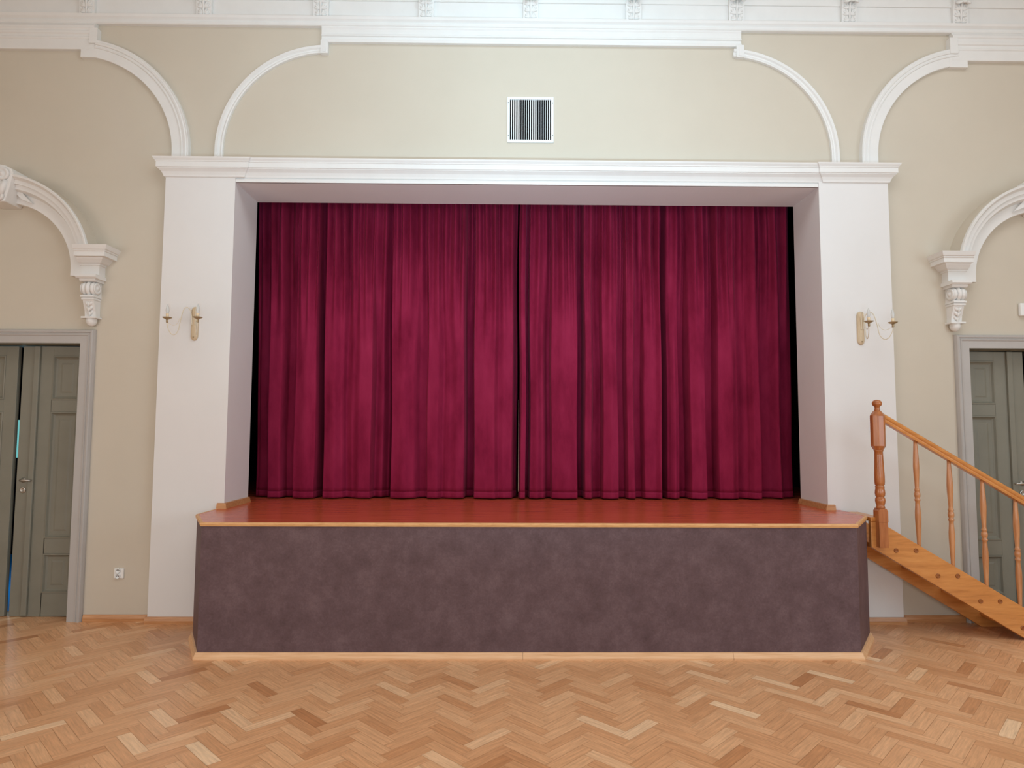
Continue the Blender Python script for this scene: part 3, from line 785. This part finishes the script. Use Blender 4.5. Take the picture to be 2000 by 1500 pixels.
def top_profile(rid, seed):
    r = random.Random(seed); pts = []
    for a, b in zip(rid, rid[1:]):
        pts.append((a, -.030 + r.uniform(-.008, .012)))
        d = min(.05, .0028 * (b - a)) * r.uniform(.75, 1.15)
        pts.append((a + (b - a) * r.uniform(.42, .62), -.022 + d))
    pts.append((rid[-1], -.025)); return pts
def make_curtain(bot, top_r, seed, xb0, xb1, xt0, xt1, lab, lead):
    """bot: (pixel, depth) profile near the hem; top_r: ridge pixels near the heading; ends widened out of sight"""
    ZB, ZT = ZDECK + .012, 3.90
    bx0 = [(at(p, 940, YC)[0], d) for p, d in bot]
    tp = [(at(p, 440, YC)[0], d) for p, d in top_profile(top_r, seed)]
    # upper folds are tied to the nearest lower ones by mapping the width linearly
    cx = (xb0 + xb1) / 2
    root = thing('stage_curtain', lab, 'curtain', (cx, YC, ZB), 'burgundy stage curtains')
    N, NZ = 760, 70
    # horizontal sampling denser round steep folds
    wts = []
    for i in range(4000):
        u = i / 3999; x = xb0 + (xb1 - xb0) * u
        wts.append(1 + 9 * abs(interp(bx0, x + .002) - interp(bx0, x - .002)) / .02)
    tot = sum(wts); us, acc, j = [], 0, 0
    for i in range(4000):
        acc += wts[i]
        while j < N and acc >= tot * (j + .5) / N: us.append(i / 3999); j += 1
    us = [0] + us[1:-1] + [1]
    rng = random.Random(seed + 5)
    def grid(za, zb, nz, push, name, parent, back=None):
        rows = []
        for k_ in range(nz + 1):
            z = za + (zb - za) * k_ / nz; t = (z - ZB) / (ZT - ZB)
            wt = min(1, max(0, (t - .42) / .52)); wt = wt * wt * (3 - 2 * wt)
            row = []
            for u in us:
                xb = xb0 + (xb1 - xb0) * u; xt = xt0 + (xt1 - xt0) * u
                s = t
                x = xb * (1 - s) + xt * s
                db = interp(bx0, xb) ; dt = interp(tp, xt)
                
                d = db * (2.8 if db > 0 else 1.5) * (1 - .58 * wt) + dt * 1.5 * wt + .004 * math.sin(7 * x + 5 * z) * (1 - t)
                x += .005 * math.sin(3.1 * z + 9 * xb)
                row.append((x, YC + d - push, z))
            rows.append(row)
        m = MB(); m.rings(rows, False, True, False)
        ob = m.build(name, M['velvet'], parent)
        sd = ob.modifiers.new('thickness', 'SOLIDIFY'); sd.thickness = .003; sd.offset = 1
        return ob
    pnl = grid(ZB + .058, ZT, NZ, 0, 'curtain_panel', root)
    tag(grid(ZB, ZB + .0583, 3, .0006, 'hem', root), 'stitched hem band')
    if lead is not None:
        li = MB(); rr = []
        for k_ in range(30):
            z = ZB + .06 + (ZT - ZB) * .30 * k_ / 29; t = (z - ZB) / (ZT - ZB)
            xx = lead[0] * (1 - t) + lead[1] * t
            wd = .0045 * (1 - 2.6 * t)
            rr.append([(xx - wd, YC + .02, z), (xx + wd * .2, YC - .028, z), (xx + wd * .5, YC - .024, z), (xx - wd * .4, YC + .024, z)])
        li.rings(rr); tag(li.build('lining_edge', M['lining'], pnl), 'cream lining showing at the leading edge')
    return root
xl_b, xl_t = at(492.5, 940, YC)[0], at(499.5, 440, YC)[0]
xm_b, xm_t = at(1011.5, 940, YC)[0], at(1009, 440, YC)[0]
xr_b, xr_t = at(1563, 940, YC)[0], at(1545.5, 440, YC)[0]
make_curtain(BOT_L, TOP_L, 3, xl_b, xm_b, xl_t, xm_t, 'burgundy velvet stage curtain hanging on the darker-doorway half of the opening', None)
make_curtain(BOT_R, TOP_R, 9, xm_b + .018, xr_b, xm_t + .016, xr_t, 'burgundy velvet stage curtain on the staircase half, with cream leading edge at the middle', (xm_b + .014, xm_t + .014))

# ------------------------------------------------------------------ staircase
def make_stairs():
    root = thing('wooden_staircase', 'varnished oak staircase with turned balusters climbing to the stage', 'staircase', (3.5, 5.36, 0))
    sl = -0.592
    FY0, FY1 = 5.15, 5.188
    # front stringer
    zb = lambda x: 0.742 + sl * (x - 2.80); zt = lambda x: 0.862 + sl * (x - 2.996)
    xt = 2.996 + (0.905 - 0.862) / sl; xfl = 2.80 + (0 - .742) / sl; xtop0 = 2.996 - .862 / sl
    poly = [(2.857, .905), (xt, .905), (xtop0 - .12, zt(xtop0 - .12)), (xtop0 - .12, 0.0), (xfl, 0.0), (2.857, zb(2.857))]
    fs = MB().prism(poly, 'y', FY0, FY1).build('stringer', M['stair'], root, bevel=.004)
    for bx1, bz in ((3.047, .684), (3.203, .683), (3.366, .491), (3.520, .490), (3.690, .299), (3.842, .298), (4.010, .098)):
        MB().lathe([(.0175, .002), (.0175, -.004), (.0155, -.006), (.010, -.006), (.009, -.003)], bx1, FY0, 16, 0, True, 'y', bz).build('wood_plug', M['plug'], fs)
    # back stringer by the wall
    BY0, BY1 = 5.515, 5.553
    zb2 = lambda x: .692 - .60 * (x - 2.80)
    poly = [(2.865, .905), (2.93, .905), (4.22, .905 - .60 * 1.29), (4.22, 0.0), (2.80 + .692 / .60, 0.0), (2.865, zb2(2.865))]
    MB().prism(poly, 'y', BY0, BY1).build('stringer', M['stair'], root, bevel=.004)
    # treads
    for i in range(4):
        x, z = 3.125 + .3225 * i, .684 - .193 * i
        MB().box(x - .145, x + .145, FY1, BY0, z - .020, z + .020).build('tread', M['tread'], root, bevel=.006)
    MB().box(2.857, 2.955, FY0 - .002, BY0, .905, .937).build('tread', M['tread'], root, bevel=.004)
    # newel post
    nx, ny = 2.930, 5.150
    nw = MB()
    h = .037
    nw.prism([(nx - h, .905), (nx - h, .99), (nx - h + .012, 1.010), (nx + h - .012, 1.010), (nx + h, .99), (nx + h, .905)], 'y', ny - h - .012, ny + h - .012)
    nw.box(nx - h + .002, nx + h - .004, ny - h - .012, FY0, .712, .906)
    nw.lathe([(.030, 1.008), (.033, 1.016), (.031, 1.024), (.028, 1.030), (.034, 1.050), (.037, 1.066), (.036, 1.082), (.030, 1.094), (.028, 1.098), (.034, 1.104), (.037, 1.125), (.035, 1.148), (.031, 1.166), (.034, 1.172), (.034, 1.178), (.028, 1.184), (.035, 1.192), (.037, 1.215), (.037, 1.26), (.034, 1.34), (.031, 1.42), (.030, 1.446), (.034, 1.452), (.034, 1.458), (.030, 1.464)], nx, ny - .012, 28)
    nw.build('newel_post', M['newel'], root)
    q = MB().lathe([(.034, 1.458), (.050, 1.486), (.0535, 1.492), (.0535, 1.725), (.050, 1.734), (.030, 1.762), (.024, 1.766)], nx, ny - .012, 8, PI / 8, False)
    q.build('newel_head', M['newel'], root, bevel=.003)
    MB().lathe([(.020, 1.764), (.022, 1.770), (.019, 1.776), (.0175, 1.790), (.021, 1.800), (.032, 1.808), (.0365, 1.820), (.035, 1.834), (.026, 1.846), (.012, 1.852), (.002, 1.853)], nx, ny - .012, 24).build('finial', M['newel'], root)
    # handrail
    hr = MB(); x0, x1 = 2.965, 4.46
    zc = lambda x: 1.672 + sl * (x - 3.05)
    prof = [(-.024, -.034), (.024, -.034), (.026, -.020), (.022, -.008), (.028, .002), (.031, .014), (.026, .028), (.012, .036), (-.012, .036), (-.026, .028), (-.031, .014), (-.028, .002), (-.022, -.008), (-.026, -.020)]
    hr.rings([[(x, ny + .012 + a, zc(x) + b) for a, b in prof] for x in (x0, x1)], True, False)
    hr.build('handrail', M['stair'], root, bevel=.002)
    # balusters
    def bal(x):
        z1 = zc(x) - .032; z0 = zt(x) - .006; L = z1 - z0
        pr = [(.0130, 0), (.0135, .02), (.0150, .08), (.0190, .18), (.0220, .27), (.0215, .32), (.0165, .40), (.0155, .425), (.0210, .435), (.0215, .445), (.0160, .455), (.0215, .475), (.0225, .490), (.0215, .505), (.0165, .522), (.0205, .530), (.0205, .538), (.0155, .548), (.0150, .565), (.0170, .62), (.0210, .70), (.0225, .76), (.0205, .83), (.0165, .91), (.0140, .97), (.0135, 1)]
        rr = [(r_, z0 + L * t) for r_, t in pr]
        # follow the slope of stringer and rail at both ends
        rings = []
        for i, (r_, z) in enumerate(rr):
            rings.append([(x + r_ * math.cos(2 * PI * k_ / 18), 5.168 + r_ * math.sin(2 * PI * k_ / 18), z + (sl * r_ * math.cos(2 * PI * k_ / 18) if i in (0, len(rr) - 1) else 0)) for k_ in range(18)])
        MB().rings(rings).build('baluster', M['baluster'], root)
    for x in (3.240, 3.500, 3.757, 4.012): bal(x)
    # lower newel, just outside the frame, that ends the rail
    lx = 4.46
    ln = MB().box(lx - h, lx + h, ny - h - .012, ny + h + .012 - .012, 0, .30)
    ln.lathe([(.034, .30), (.030, .32), (.037, .40), (.034, .62), (.030, .70)], lx, ny - .012, 24)
    ln.lathe([(.034, .70), (.0535, .73), (.0535, .93), (.03, .965), (.02, .97), (.019, .99), (.036, 1.02), (.02, 1.05), (.002, 1.055)], lx, ny - .012, 8, PI / 8, False)
    ln.build('newel_post', M['newel'], root)
make_stairs()
